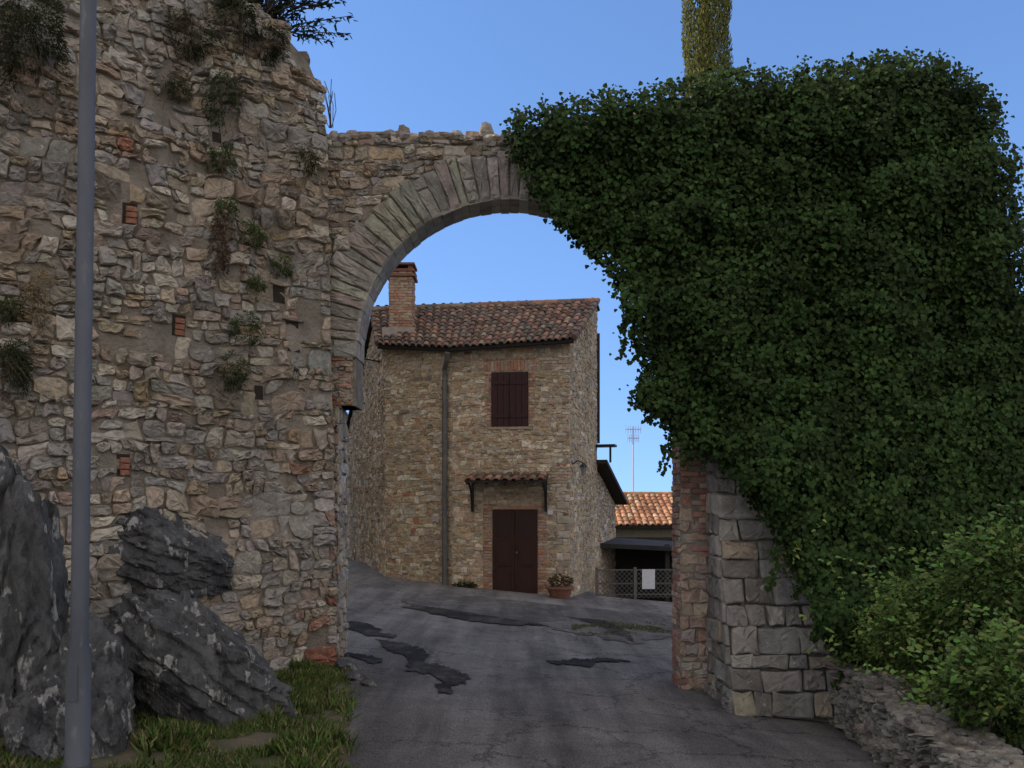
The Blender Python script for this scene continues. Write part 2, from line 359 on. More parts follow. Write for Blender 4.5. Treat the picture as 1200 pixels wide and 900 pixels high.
# ================================================================ RAMPART
t=Vector((.758,.653)).normalized(); Bp=Vector((-1.84,9.45)); Ap=Bp-t*6.5
def bulge(u,v):
    k=min(1,max(0,(6.5-u)/.5)); return k*(.12*nz(u*.7,v*.7,2)+.07*nz(u*2.1,v*2.1,6)-.10*max(0,nz(u*1.3,v*1.3,15)-.25)*3)
rf=Fr(Ap,Bp,.04,bulge)
TOP=[(0,8.3),(3.2,8.0),(4.6,7.3),(5.5,6.85),(5.95,6.72),(6.3,6.45),(6.44,6.1),(6.5,5.7)]
mb=MB(); NU=110; NV=64; vs=[]
for i in range(NU+1):
    u=-4+10.5*i/NU; T_=interp(u,TOP)
    for j in range(NV+1): v=-.5+(T_+.5)*j/NV; vs.append(rf(u,v,0))
b0=len(vs)
for i in range(NU+1):
    u=-4+10.5*i/NU; T_=interp(u,TOP); vs.append(rf(u,T_,-1.3)); vs.append(rf(u,-.5,-1.3))
fs=[(i*(NV+1)+j,(i+1)*(NV+1)+j,(i+1)*(NV+1)+j+1,i*(NV+1)+j+1) for i in range(NU) for j in range(NV)]
fs+=[(i*(NV+1)+NV,(i+1)*(NV+1)+NV,b0+2*(i+1),b0+2*i) for i in range(NU)]+[(b0+2*i,b0+2*i+2,b0+2*i+3,b0+2*i+1) for i in range(NU)]
fs.append(tuple([NU*(NV+1)+j for j in range(NV+1)]+[b0+2*NU,b0+2*NU+1]))
mb.add(vs,fs,m=0)
holes=[rf.rect(x-w_,x+w_,y-h_,y+h_) for x,y,w_,h_ in ((150,252,8,12),(208,382,8,12),(145,545,8,13),(342,395,8,18),(327,345,7,10),(255,160,5,6),(303,460,5,8))]
def rcol(u,v,c):
    k=.5+.5*nz(u*.6,v*.6,3); c=tuple(x*(.82+.40*k) for x in c)
    if 6.05<u and v<4.6 and random.random()<.08: c=pick(BRICKS)
    z_=nz(u*1.1,v*1.1,9)
    if z_>.25: c=tuple(lerp(x,y,.3) for x,y in zip(c,OCH))
    if z_<-.15: c=tuple(lerp(x,y,.5) for x,y in zip(c,GREY))
    return c
lowsk=lambda u,v: v>interp(u,TOP)-.03 or (nz(u*2.6,v*2.6,5)>.46 )
masonry(mb,rf,1.6,6.5,3.4,8.3,.165,.108,RUB,.032,.008,holes=holes,skip=lowsk,recol=rcol,miss=.03,warp=.8,rough=.4,tilt=.26,big=1.8)
masonry(mb,rf,1.6,6.5,-.4,3.4,.175,.118,RUB,.034,.0085,holes=holes,skip=lowsk,recol=rcol,miss=.03,warp=.8,rough=.4,tilt=.26,big=1.8)
masonry(mb,rf,-4,1.6,-.4,8.3,.34,.2,RUB,.04,.009,skip=lowsk,recol=rcol)
for i in range(110):
    u=random.uniform(2.5,6.45); v=interp(u,TOP); p=rf(u,v+random.uniform(-.03,.05),-random.uniform(.05,.8)); lump(mb,p,random.uniform(.06,.16),random.uniform(.06,.14),random.uniform(.04,.10),pick(RUB))
ramp_o=mb.build('rampart_wall',[M['mortar'],M['stone']])
tagp(ramp_o,'tall ruined rubble stone rampart left of the arch with weeds growing from it','wall')
for i,(a,b,c,d) in enumerate(holes):
    nb=MB(); box(nb,rf,a,b,c,d,.001,.004,0)  # flat dark plate on the wall face, painted as the shade inside the hole
    if i<3:
        for q in range(3): vq=c+(d-c)*(.02+.28*q); add_stone(nb,[(a+.025,vq),(b-.003,vq),(b-.003,vq+(d-c)*.27),(a+.025,vq+(d-c)*.27)],rf,.022,(.33,.15,.10),.002,1,.08,.03,.1)
    if i in (3,4): add_stone(nb,[(a-.06,d-.005),(b+.07,d),(b+.05,d+.055),(a-.04,d+.06)],rf,.045,pick(RUB),.003,2)
    nb.build('putlog_hole',[M['hole_shade'],M['brick'],M['stone']],ramp_o)
# ================================================================ ARCH GATE
AY=9.7; TH=.45; LX=-1.88; RX=1.82; CX=-.028; CZ=3.387; RI=1.66; RO=2.15
gate=thing('arch_gate','weathered stone gateway arch spanning the road beside the rampart','arch',(0,AY,-.1))
def ff(u,v,d): return (u,AY-d,v)
mb=MB()
topl=[(-2.05,5.70),(-1.2,5.72),(0,5.70),(.5,5.80),(1.5,5.95),(3,6.15),(4.6,6.1),(4.9,5.9),(5.0,5.2)]
SP=2.80
box(mb,ff,-2.05,LX,-.7,SP,-TH,0,0); box(mb,ff,RX,5.0,-.7,SP,-TH,0,0)
xl=CX-RI; xr=CX+RI
cut=[-2.05,xl-.002]+[CX-RI*math.cos(math.pi*i/60) for i in range(61)]+[xr+.002]+[xr+(5.0-xr)*i/14 for i in range(1,15)]
def low(x): 
    if x<xl-.001 or x>xr+.001: return SP
    return CZ+math.sqrt(max(0,RI*RI-(x-CX)**2))
vs=[]
for x in cut: 
    for y in (AY,AY+TH): vs.append((x,y,low(x))); vs.append((x,y,interp(x,topl)))
fs=[]
for i in range(len(cut)-1):
    a=4*i; b=a+4; fs+=[(a,b,b+1,a+1),(a+2,a+3,b+3,b+2),(a+1,b+1,b+3,a+3),(a,a+2,b+2,b)]
k=4*(len(cut)-1); fs+=[(0,1,3,2),(k,k+1,k+3,k+2)]
mb.add(vs,fs,m=0)
def inring(u,v): return (v>CZ and math.hypot(u-CX,v-CZ)<RO-.02) or (v<=CZ and abs(u-CX)<RI+.3)
masonry(mb,ff,-2.05,1.6,3.38,5.72,.17,.095,RUB,.026,.007,skip=lambda u,v: inring(u,v) or v>interp(u,topl),warp=.7,rough=.4)
for i in range(46):
    u=-2.0+.075*i+random.uniform(-.02,.02); v=interp(u,topl)
    for yy in (.06,.24,.39): lump(mb,(u,AY+yy+random.uniform(-.02,.02),v+random.uniform(-.02,.02)),random.uniform(.05,.11),.11,random.uniform(.03,.065),pick([(GREY,3),(BRN,2),(TAN,1)]))
for u,h in ((-1.18,.10),(-.28,.12),(-1.75,.06),(-.9,.05),(-.6,.06)): lump(mb,(u,AY+.1,5.74+h*.4),.08,.08,h,pick([(GREY,3),(BRN,2)]),e=.85)
masonry(mb,ff,-2.05,LX+.01,-.3,SP,.16,.11,RUB,.03,.007)
jl=Fr((LX,AY),(LX,AY+TH)); masonry(mb,jl,0,TH,-.3,SP,.2,.13,RUB,.018,.007)
gw=mb.build('wall',[M['mortar'],M['stone']],gate)
mb=MB(); nv=48; edges=[math.pi*i/nv+random.uniform(-.010,.010) for i in range(nv+1)]; edges[0]=-.04; edges[-1]=math.pi+.04
def pol(a,r): return (CX+r*math.cos(a),CZ+r*math.sin(a))
for a0,a1 in zip(edges,edges[1:]):
    ro=RO+random.uniform(-.05,.045); g=.0012; col=pick(VOUS,.82,1.14)
    d0=random.uniform(.03,.05); sp_=RI+random.uniform(.2,.36)
    for (r0,r1) in ([(RI-.012,ro)] if random.random()>.18 else [(RI-.012,sp_),(sp_+.004,ro)]):
        j=lambda: random.uniform(-.0025,.0025)
        pts=[pol(a0+g+j(),r0+random.uniform(-.01,.01)),pol(a0+g+j(),(r0+r1)/2),pol(a0+g*.7+j(),r1),pol(a1-g*.7+j(),r1+random.uniform(-.02,.02)),pol(a1-g+j(),(r0+r1)/2),pol(a1-g+j(),r0)]
        add_stone(mb,pts,ff,d0*random.uniform(.85,1.15),tuple(x*random.uniform(.94,1.06) for x in col),.0035,0,.09,.07,.28)
    y0=AY-.02; split=random.uniform(.4,.6)*TH
    for s0,s1 in ((0,split),(split,TH+.01)):
        fn=lambda u,v,d: (CX+(RI-d)*math.cos(u),y0+v,CZ+(RI-d)*math.sin(u))
        dd=random.uniform(.010,.024); q=[(a0+g,s0+.003),(a1-g,s0+.003),(a1-g,s1-.003),(a0+g,s1-.003)]
        vs=[fn(u,v,-.02) for u,v in q]+[fn(u,v,dd) for u,v in q]
        mb.add(vs,[(4,5,6,7),(0,1,5,4),(1,2,6,5),(2,3,7,6),(3,0,4,7)],tuple(min(.7,x*1.25) for x in col),0)
mb.build('voussoir_ring',[M['ashlar']],gate)
for sx,x0,x1 in ((-1,-2.0,-1.72),(1,1.66,2.05)):
    mb=MB(); box(mb,ff,x0,x1,2.80,3.36,-TH+.002,.002,0)
    bricks(mb,ff,x0,x1,2.80,3.38,.20,.06,d=.026,miss=.2)
    masonry(mb,ff,x0,x1,2.80,3.38,.12,.07,[(TAN,2),(GREY,2),(ROSE,2)],.016,.006,m=2)
    jf=Fr((x1,AY),(x1,AY+TH)) if sx<0 else Fr((x0,AY+TH),(x0,AY)); bricks(mb,jf,0,TH,2.80,3.36,.22,.06,d=.018,miss=.1)
    mb.build('impost',[M['mortar'],M['brick'],M['stone']],gate)
mb=MB(); patchy=lambda u,v: nz(u*2.2,v*1.6,4)>.0
JB=[((.34,.185,.14),5),((.29,.15,.115),3),((.40,.27,.21),3),(TAN,2)]
bricks(mb,ff,RX,2.2,-.35,2.9,.22,.062,pal=JB,skip=patchy,d=.016,miss=.08)
courses(mb,ff,RX,2.2,-.35,2.9,(.06,.15),(.08,.26),[(ROSE,3),(TAN,3),(GREY,3),(BRK,.7)],.016,.010,skip=lambda u,v: not patchy(u,v),jj=.02,rough=.4,tilt=.12)
jr=Fr((RX,AY+TH),(RX,AY-.0)); bricks(mb,jr,0,TH,-.35,2.8,.24,.062,pal=JB,d=.015,miss=.15)
mb.build('brick_jamb',[M['mortar'],M['brick']],gate)
# buttress
bt=Fr((2.13,8.60),(4.0,8.60),.37)
base=-.32
def bfn(u,v,d): return bt(u,v-base,d)[:2]+(v,)
mb=MB(); top=2.62; yb=lambda v:8.60+.37*(v-base)
mb.add([(2.13,8.60,base-.2),(2.13,9.69,base-.2),(2.13,9.69,top),(2.13,yb(top),top),(4.0,8.60,base-.2),(4.0,9.69,base-.2),(4.0,9.69,top),(4.0,yb(top),top)],
  [(0,1,2,3),(4,7,6,5),(0,3,7,4),(3,2,6,7)],m=0)
courses(mb,bfn,0,1.87,base,top,(.12,.28),(.17,.48),ASH,.045,.007,jj=.017,rough=.28,tilt=.12)
sf=Fr((2.13,9.69),(2.13,8.60))
courses(mb,sf,0,1.09,base,top,(.11,.24),(.15,.4),ASH,.03,.007,clips=[(1.09,base,1.0,.37)],jj=.017,rough=.28,tilt=.1)
tagp(mb.build('stone_buttress',[M['mortar'],M['ashlar']]),'battered buttress of squared grey blocks under the ivy at the right of the arch','buttress')
# low wall right
LWP=[((.25,.235,.205),6),((.18,.168,.145),4),((.30,.265,.22),1)]
lf=Fr((3.14,8.62),(2.46,4.3)); mb=MB()
box(mb,lf,0,lf.L,-.5,.20,-.38,0,0)
masonry(mb,lf,0,lf.L,-.4,.22,.16,.085,LWP,.04,.006)
for i in range(320):
    u=random.uniform(0,lf.L); p=lf(u,.205+random.uniform(-.01,.015),-random.uniform(-.02,.38)); lump(mb,p,random.uniform(.03,.075),random.uniform(.03,.075),random.uniform(.02,.035),pick(LWP))
tagp(mb.build('low_wall',[M['mortar'],M['stone']]),'low dry stone wall along the right edge of the road in front of the buttress','wall')
mb=MB(); vs=[]
for j in range(16):
    Y=3.6+5.6*j/15
    for i in range(14):
        s=i/13; x=interp(Y,[(4.3,2.80),(8.62,3.48)])+s*5; vs.append((x,Y,.13+.35*s+.08*nz(x,Y)-(0 if i else .2)))
mb.add(vs,[(j*14+i,j*14+i+1,(j+1)*14+i+1,(j+1)*14+i) for j in range(15) for i in range(13)])
mb.build('earth_bank',M['ground'],smooth=True)['kind']='structure'
# ================================================================ IVY
IV=[(596,152),(612,140),(640,132),(668,126),(700,118),(722,110),(735,122),(760,112),(780,100),(800,106),(850,88),(875,84),(900,94),(930,86),(960,80),(985,84),(1000,72),(1040,74),(1080,68),(1110,84),(1140,92),(1165,125),(1166,150),(1188,185),(1182,225),(1196,260),(1200,330),(1240,400),(1260,560),(1260,780),(1010,770),(980,752),(968,720),(955,690),(930,650),(912,610),(893,585),(868,548),(835,528),(800,515),(786,488),(768,482),(748,462),(762,430),(757,400),(742,372),(733,335),(716,312),(700,290),(676,268),(655,250),(636,226),(616,190)]
def ivyY(px,py):
    y=9.42-.26*nz(px*.012,py*.012,2)-.18*nz(px*.03,py*.03,5)
    if px>840: y-=min(.95,max(0,(py-420)/330)*.9*min(1,(px-840)/60))
    edge=min(1,max(0,(px-600)/250)); y-=.18*edge
    return y
ivy=thing('ivy','dense dark green ivy smothering the right half of the arch wall','ivy',(3.2,9.5,-.2))
mb=MB(); cl=[]
while len(cl)<3900:
    x=random.uniform(585,1262); y=random.uniform(60,785)
    if inpoly(x,y,IV): cl.append((x,y))
pos=[];tip=[];nor=[];sz=[];cols=[]
def ic(b,g): return (.024*b*(1+.6*g),.053*b*(1+.2*g),.014*b)
for x,y in cl:
    Y=ivyY(x,y)-random.uniform(0,.16); c=P(x,y,Y); br=random.uniform(.6,1.15)*(1+.5*nz(x*.02,y*.02,3)); nl=random.randint(18,30); wd=random.uniform(.045,.10)
    side=rn(.25); ll=random.uniform(.14,.27)
    for k in range(nl):
        s=random.random(); ln=ll*s
        o=Vector((rn(wd)*(1-.4*s)+side*ln*.4, -.11*(1-s)*random.uniform(.4,1.3)+rn(.03)+.03, .06-ln+rn(.03)))
        pos.append(c+o); tip.append((rn(.5)+side,-.3+rn(.35),-1+rn(.4))); nor.append((rn(.4),-1,.6+rn(.4)))
        sz.append(random.uniform(.028,.066)); b=br*random.uniform(.7,1.3)*(1.15-.45*s)  # upper outer leaves of each tuft coloured brighter, as if lit
        cols.append(ic(b,random.random()))
for i in range(len(IV)):
    a=IV[i]; b=IV[(i+1)%len(IV)]; L=math.hypot(a[0]-b[0],a[1]-b[1])
    if a[0]>1210: continue
    for k in range(int(L/2.5)):
        s=random.random(); x=lerp(a[0],b[0],s); y=lerp(a[1],b[1],s); Y=ivyY(x,y)+random.uniform(-.05,.15)
        ox=rn(5); oy=rn(5)
        if y<200 and x>620 and random.random()<.12: oy-=random.uniform(4,12)
        for q in range(7):
            pos.append(P(x+ox+rn(4),y+oy+rn(4),Y)); tip.append((rn(.7),-.2+rn(.3),-.6+rn(.6))); nor.append((rn(.5),-1,.4+rn(.4)))
            sz.append(random.uniform(.026,.052)); cols.append(ic(random.uniform(.5,1.2),.5))
for (x,y,l) in ((733,345,40),(728,380,40),(742,395,30),(748,440,35),(760,470,25),(776,520,35),(783,490,40),(700,285,22),(722,318,30),(905,640,50),(935,660,40),(660,250,14),(805,520,25),(955,700,50),(985,745,60),(1010,760,50)):
    for k in range(int(l*1.3)):
        s=k/(l*1.3); pos.append(P(x+rn(3)+5*math.sin(s*4),y+l*s,ivyY(x,y)+.05)); tip.append((rn(.6),-.3,-1+rn(.3))); nor.append((rn(.4),-1,.4)); sz.append(random.uniform(.028,.055)); cols.append(ic(random.uniform(.6,1.2),.6))
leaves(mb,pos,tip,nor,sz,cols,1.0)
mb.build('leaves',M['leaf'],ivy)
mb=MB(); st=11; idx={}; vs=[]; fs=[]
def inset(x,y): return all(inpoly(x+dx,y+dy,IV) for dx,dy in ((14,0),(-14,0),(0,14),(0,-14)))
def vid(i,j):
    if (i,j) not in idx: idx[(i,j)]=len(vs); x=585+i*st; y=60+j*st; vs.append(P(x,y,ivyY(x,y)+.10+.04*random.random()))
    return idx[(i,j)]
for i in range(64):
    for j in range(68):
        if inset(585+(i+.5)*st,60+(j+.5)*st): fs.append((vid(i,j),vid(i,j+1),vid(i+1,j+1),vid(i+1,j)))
mb.add(vs,fs); mb.build('leaf_backing',M['dark'],ivy)  # dark sheet added behind the leaves, fills the gaps with painted shade
# ================================================================ CYPRESS
def cyp(px,Y,r,z0,z1):
    X=(px-600)*Y/F; o=thing('cypress_tree','tall narrow sunlit cypress rising behind the ivy','tree',(X,Y,gz(X,Y)))
    tb=MB(); tube(tb,[(X,Y,-.3),(X+.02,Y,5),(X-.03,Y,9),(X,Y,12)],[.2,.17,.1,.03],10); tb.build('trunk',M['bark'],o)
    cb=MB(); pos=[];tip=[];nor=[];sz=[];cols=[]
    for k in range(30000):
        z=random.uniform(z0,z1); a=random.uniform(0,2*math.pi); rr=r*(1+.16*nz(math.cos(a)*2,math.sin(a)*2,z*1.8)+.1*nz(z*3,a))*random.uniform(.72,1.02)
        pos.append((X+rr*math.cos(a),Y+rr*math.sin(a),z)); tip.append((.45*math.cos(a)+rn(.25),.45*math.sin(a)+rn(.25),1)); nor.append((math.cos(a)+rn(.2),math.sin(a)+rn(.2),.3+rn(.3)))
        sz.append(random.uniform(.035,.07)); b=random.uniform(.5,1.3); cols.append((.14*b,.15*b,.04*b))
    leaves(cb,pos,tip,nor,sz,cols,.55); cb.build('crown',M['leaf'],o)
cyp(828,14,.36,5.0,12)
# ================================================================ HOUSE
A=Vector((1.276,19.7)); B2=Vector((-1.34,20.1)); Cc=Vector((-2.97,21.1)); RL=Vector((-3.42,22.6)); D=Vector((-5.35,29.0)); RRt=Vector((2.09,22.6)); E=Vector((2.17,22.9))
house=thing('stone_house','two storey rubble stone house seen through the arch with maroon shutters and tiled roof','house',(-.5,21,-.3))
mb=MB()
loop=[(A,5.40),(RRt,6.86),(E,6.75),(D,4.0),(RL,6.62),(Cc,5.55),(B2,5.28)]
for i in range(len(loop)):
    (p,z),(q,y)=loop[i],loop[(i+1)%len(loop)]
    mb.add([(p.x,p.y,-1.2),(q.x,q.y,-1.2),(q.x,q.y,y),(p.x,p.y,z)],[(0,1,2,3)],m=0)
f1=Fr(B2,A); f2=Fr(Cc,B2); f3=Fr(D,Cc); f4=Fr(A,E)
win=f1.rect(576,619,436,500); door=f1.rect(577,630,597,700)
wsur=(win[0]-.06,win[1]+.06,win[2]-.0,win[3]+.30); dsur=(door[0]-.2,door[1]+.2,door[2]-.3,door[3]+.12)
def hcol(u,v,c): 
    k=1.1+.3*nz(u*.7,v*.7); return (c[0]*k*1.03,c[1]*k,c[2]*k*.93)
def hcol_lit(u,v,c): return tuple(x*1.15 for x in hcol(u,v,c))  # left side wall: stone colour raised as if more light fell there
masonry(mb,f1,0,f1.L,-.7,5.4,.17,.09,HOUSE,.013,.006,holes=[wsur,dsur],recol=hcol,clips=[(0,5.28,-.046,1)],warp=.6)
masonry(mb,f2,0,f2.L,-.5,5.6,.17,.09,HOUSE,.013,.006,recol=hcol,clips=[(0,5.55,.141,1)],warp=.6)
masonry(mb,f3,0,f3.L,-.5,6.65,.22,.11,HOUSE,.013,.006,recol=hcol_lit,clips=[(0,4.0,-.394,1),(f3.L,5.55,.67,1)],warp=.6)
masonry(mb,f4,0,f4.L,-.9,6.9,.17,.09,[(TAN,6),(GREY,2),(OCH,2),(PALE,1)],.013,.006,recol=hcol,clips=[(0,5.40,-.484,1)],warp=.6)
bricks(mb,f1,f1.L-.42,f1.L,2.2,5.3,.24,.066,pal=[(BRK,.5),(TAN,4),(ROSE,3),(PALE,3)],d=.02,m=2,skip=lambda u,v: nz(u*2,v*1.5,8)>.1)
bricks(mb,f1,f1.L-.3,f1.L,-.2,2.2,.3,.16,pal=[(PALE,4),(TAN,3),(GREY,2)],d=.024,m=2,skip=lambda u,v: nz(u*2,v*1.5,3)>.25)
wall=mb.build('wall',[M['mortar_house'],M['stone'],M['brick']],house)
HB=[((.38,.20,.135),4),((.43,.26,.18),3),(ROSE,2.5),(TAN,1)]
mb=MB()
bricks(mb,f1,wsur[0]-.12,wsur[1]+.12,win[3]+.01,wsur[3]+.02,.075,.25,pal=HB,d=.02)
bricks(mb,f1,wsur[0]-.1,win[0],win[2],win[3],.2,.066,pal=HB,d=.02); bricks(mb,f1,win[1],wsur[1]+.1,win[2],win[3],.2,.066,pal=HB,d=.02)
mb.build('window_surround',[M['brick'],M['brick']],house)
mb=MB()
bricks(mb,f1,dsur[0]-.02,door[0],door[2]-.2,dsur[3],.24,.066,pal=HB,d=.022); bricks(mb,f1,door[1],dsur[1]+.02,door[2]-.2,dsur[3],.24,.066,pal=HB,d=.022)
bricks(mb,f1,door[0],door[1],door[3],dsur[3],.24,.066,pal=HB,d=.022)
mb.build('door_surround',[M['brick'],M['brick']],house)
mb=MB(); a,b,c,d=win; box(mb,f1,a,b,c,d,-.02,.024,0); wn=mb.build('window',M['darkmetal'],house)
for k in (0,1):
    mb=MB(); a0=lerp(a,b,k*.5)+.01; a1=lerp(a,b,k*.5+.5)-.01
    for q in range(3):
        x0=lerp(a0,a1,q/3)+.004; x1=lerp(a0,a1,(q+1)/3)-.004; box(mb,f1,x0,x1,c+.01,d-.01,.026,.05)
    box(mb,f1,a0+.01,a1-.01,c+.2,c+.28,.051,.066); box(mb,f1,a0+.01,a1-.01,d-.28,d-.2,.051,.066)
    mb.build('shutter',M['shutter'],wn)
mb=MB(); box(mb,f1,a-.08,b+.08,c-.06,c-.002,-.02,.04,0,(.36,.27,.20)); mb.build('sill',M['brick'],wn)
mb=MB(); a,b,c,d=door; box(mb,f1,a,b,c-.1,d,-.02,.0,0); dr=mb.build('door',M['wood'],house)
for k in (0,1):
    mb=MB(); a0=lerp(a,b,k*.5)+.012; a1=lerp(a,b,k*.5+.5)-.006
    box(mb,f1,a0,a1,c-.1,d-.01,.001,.022)
    for (y0,y1) in ((.05,.62),(.70,1.25)):
        box(mb,f1,a0+.07,a1-.07,c+y0,c+y1,.0225,.038); box(mb,f1,a0+.12,a1-.12,c+y0+.05,c+y1-.05,.0385,.05)
    mb.build('door_leaf',M['wood'],dr)
    mb=MB(); box(mb,f1,a0+.08,a1-.08,c+1.36,c+1.82,.0225,.030); mb.build('pane',M['pane'],dr)
mb=MB(); tube(mb,[f1((a+b)/2+.05,c+1.0,.02),f1((a+b)/2+.05,c+1.0,.08)],.025,8); mb.build('handle',M['pipe'],dr)
mb=MB(); box(mb,f1,a-.1,b+.1,c-.35,c-.08,-.05,.30); mb.build('doorstep',M['plaster'],house)
ca=f1.rect(551,643,560,570); cu0,cu1,_,cz=ca
mb=MB()
def cf(u,v,d):
    x,y,z=f1(u,0,d); return (x,y,cz+.10-d*.28+v)
box(mb,cf,cu0,cu1,-.05,.0,.03,.62)
for k in range(5): u=lerp(cu0+.05,cu1-.05,k/4); box(mb,cf,u-.03,u+.03,-.10,-.051,.03,.58)
cano=mb.build('door_canopy',M['blackwood'],house)
def tiles(mb,e0,e1,r0,r1,cols,rows,pal,lift=.03):
    e0,e1,r0,r1=map(Vector,(e0,e1,r0,r1)); nrm=((e1-e0).cross(r0-e0)).normalized()
    if nrm.z<0: nrm=-nrm
    Pt=lambda s,t: (e0*(1-s)+e1*s)*(1-t)+(r0*(1-s)+r1*s)*t
    for i in range(cols):
        for j in range(rows):
            t0=j/rows-.04/rows+random.uniform(-.12,.12)/rows; t1=(j+1.25)/rows; t1=min(t1,1.01)
            sj=(i+.5)/cols+random.uniform(-.08,.08)/cols; w0=.40/cols; w1=.32/cols; col=pick(pal,.6,1.3); up0=lift*.7+random.uniform(0,.015); up1=random.uniform(0,.008)
            vs=[]
            for t_,w,up in ((t0,w0,up0),(t1,w1,up1)):
                hw=((e1-e0).length)*w*1.0
                for k in range(7):
                    a=math.pi*k/6; s=sj+w*-math.cos(a)*1.0; vs.append(Pt(s,t_)+nrm*(up+hw*.75*math.sin(a)))
            fs=[(k,k+1,k+8,k+7) for k in range(6)]
            b=len(vs)
            for k in range(7):
                a=math.pi*k/6; s=sj+w0*.72*-math.cos(a); hw=((e1-e0).length)*w0; vs.append(Pt(s,t0)+nrm*(up0+hw*.75*.62*math.sin(a)-.004))
            fs+=[(k,b+k,b+k+1,k+1) for k in range(6)]
            mb.add(vs,fs,col,0)
    for i in range(cols+1):
        for j in range(rows):
            t0=j/rows; t1=(j+1)/rows; s0=max(0,(i-.5+.12)/cols-.1/cols); s1=min(1,(i+.5-.12)/cols+.1/cols)
            if s1<=s0: continue
            col=tuple(x*.7 for x in pick(pal)); sm=(s0+s1)/2
            vs=[Pt(s0,t0)+nrm*(lift*.6+.01),Pt(sm,t0)+nrm*lift*.3,Pt(s1,t0)+nrm*(lift*.6+.01),Pt(s0,t1)+nrm*(.012),Pt(sm,t1)+nrm*.001,Pt(s1,t1)+nrm*.012]
            mb.add(vs,[(0,1,4,3),(1,2,5,4)],col,0)
OLD=[((.22,.125,.088),4),((.16,.105,.08),4),((.30,.175,.12),2.5),((.13,.11,.09),2.5),((.25,.19,.14),2)]
NEWT=[((.50,.25,.14),5),((.54,.31,.18),4),((.40,.19,.11),3),((.50,.37,.25),1.5)]
mb=MB(); tiles(mb,cf(cu0,.0,.63),cf(cu1,.0,.63),cf(cu0,.0,.05),cf(cu1,.0,.05),9,2,OLD,.01); mb.build('tiles',M['tile'],cano)
for s,u in ((1,cu0+.06),(-1,cu1-.06)):
    mb=MB(); box(mb,f1,u-.03,u+.03,cz-.75,cz-.04,.03,.07); tube(mb,[f1(u,cz-.68,.07),f1(u,cz-.28,.22),f1(u,cz-.08,.52)],.025,8); mb.build('bracket',M['darkmetal'],cano)
def slab(mb,q,th,m=1):
    q=[Vector(p) for p in q]; n=(q[1]-q[0]).cross(q[3]-q[0]).normalized(); n=n if n.z>0 else -n
    vs=q+[p-n*th for p in q]; mb.add(vs,[(0,1,2,3),(4,7,6,5),(0,4,5,1),(1,5,6,2),(2,6,7,3),(3,7,4,0)],m=m)
eA=Vector((A.x+.06,A.y-.24,5.40)); eB=Vector((B2.x-.03,B2.y-.26,5.28)); eC=Vector((Cc.x-.16,Cc.y-.22,5.54))
rR=Vector((2.16,22.62,6.96)); rL=Vector((-3.53,22.62,6.74)); rM=rL.lerp(rR,.38)
dD=Vector((D.x-.12,D.y,4.06)); dE=Vector((2.25,22.95,6.85))
mb=MB()
slab(mb,(eC,eB,rM,rL),.05); slab(mb,(eB,eA,rR,rM),.05); slab(mb,(rL,rR,dE,dD),.05)
up=Vector((0,0,.004))
tiles(mb,eC+up,eB+up,rL+up,rM+up,11,11,OLD); tiles(mb,eB+up,eA+up,rM+up,rR+up,18,11,OLD)
tiles(mb,dE+up,dD+up,rR+up,rL+up,24,12,OLD)
for k in range(17):
    p=rL.lerp(rR,k/17); q=rL.lerp(rR,(k+1.1)/17); tube(mb,[p+Vector((0,0,.01)),q+Vector((0,0,.02))],[.09,.075],10,0,pick(OLD))
for k in range(9):
    p=eA.lerp(rR,k/9); q=eA.lerp(rR,(k+1.15)/9); tube(mb,[p+Vector((0,0,.04)),q+Vector((0,0,.02))],[.08,.065],8,0,pick(OLD))
for k in range(7):
    p=eC.lerp(rL,k/7); q=eC.lerp(rL,(k+1.15)/7); tube(mb,[p+Vector((0,0,.04)),q+Vector((0,0,.02))],[.08,.065],8,0,pick(OLD))
roof=mb.build('roof',[M['tile'],M['blackwood']],house)
chY=21.15; x0,x1=P(456,0,chY).x,P(483,0,chY).x; zt=P(0,318,chY).z
cb=MB()
cfr=[Fr((x0,chY),(x1,chY)),Fr((x1,chY),(x1,chY+.55)),Fr((x1,chY+.55),(x0,chY+.55)),Fr((x0,chY+.55),(x0,chY))]
cfn=lambda u,v,d:(u,chY-d,v)
box(cb,cfn,x0,x1,5.3,zt,-.55,0,0)
for q in cfr: bricks(cb,q,0,q.L,5.3,zt,.22,.065,pal=[((.36,.19,.13),3),((.42,.26,.18),3),(ROSE,2),(OCH,2)],d=.016)
box(cb,cfn,x0-.07,x1+.07,zt-.12,zt-.06,-.62,.07,2); box(cb,cfn,x0-.05,x1+.05,zt+.002,zt+.06,-.60,.05,2)
for sx in (x0,x1-.1): box(cb,cfn,sx,sx+.1,zt+.062,zt+.15,-.55,0,2)
box(cb,cfn,x0-.06,x1+.06,zt+.152,zt+.20,-.6,.06,2)
box(cb,cfn,x0-.16,x1+.06,5.35,6.0,-.66,.04,4)
cb.build('chimney',[M['mortar'],M['brick'],M['pot'],M['plaster'],M['plaster']],roof)
mb=MB()
for p,q in ((eC,eB),(eB,eA)):
    dn=Vector((0,-.04,-.05)); P0=p+dn; P1=q+dn; vs=[]
    for w in (P0,P1):
        for k in range(7): a=math.pi*k/6; vs.append(w+Vector((0,-.045*math.cos(a),-.045*math.sin(a))))
    mb.add(vs,[(k,k+1,k+8,k+7) for k in range(6)])
mb.build('gutter',M['darkmetal'],house)
mb=MB(); u_,v_=f2.uv(524,500); v0=gz(-1.4,20.1)
tube(mb,[eB+Vector((-.05,-.05,-.10)),eB+Vector((-.07,.02,-.25)),Vector(f2(u_,4.85,.10)),Vector(f2(u_,4.6,.10)),Vector(f2(u_,v0,.10))],.06,12)
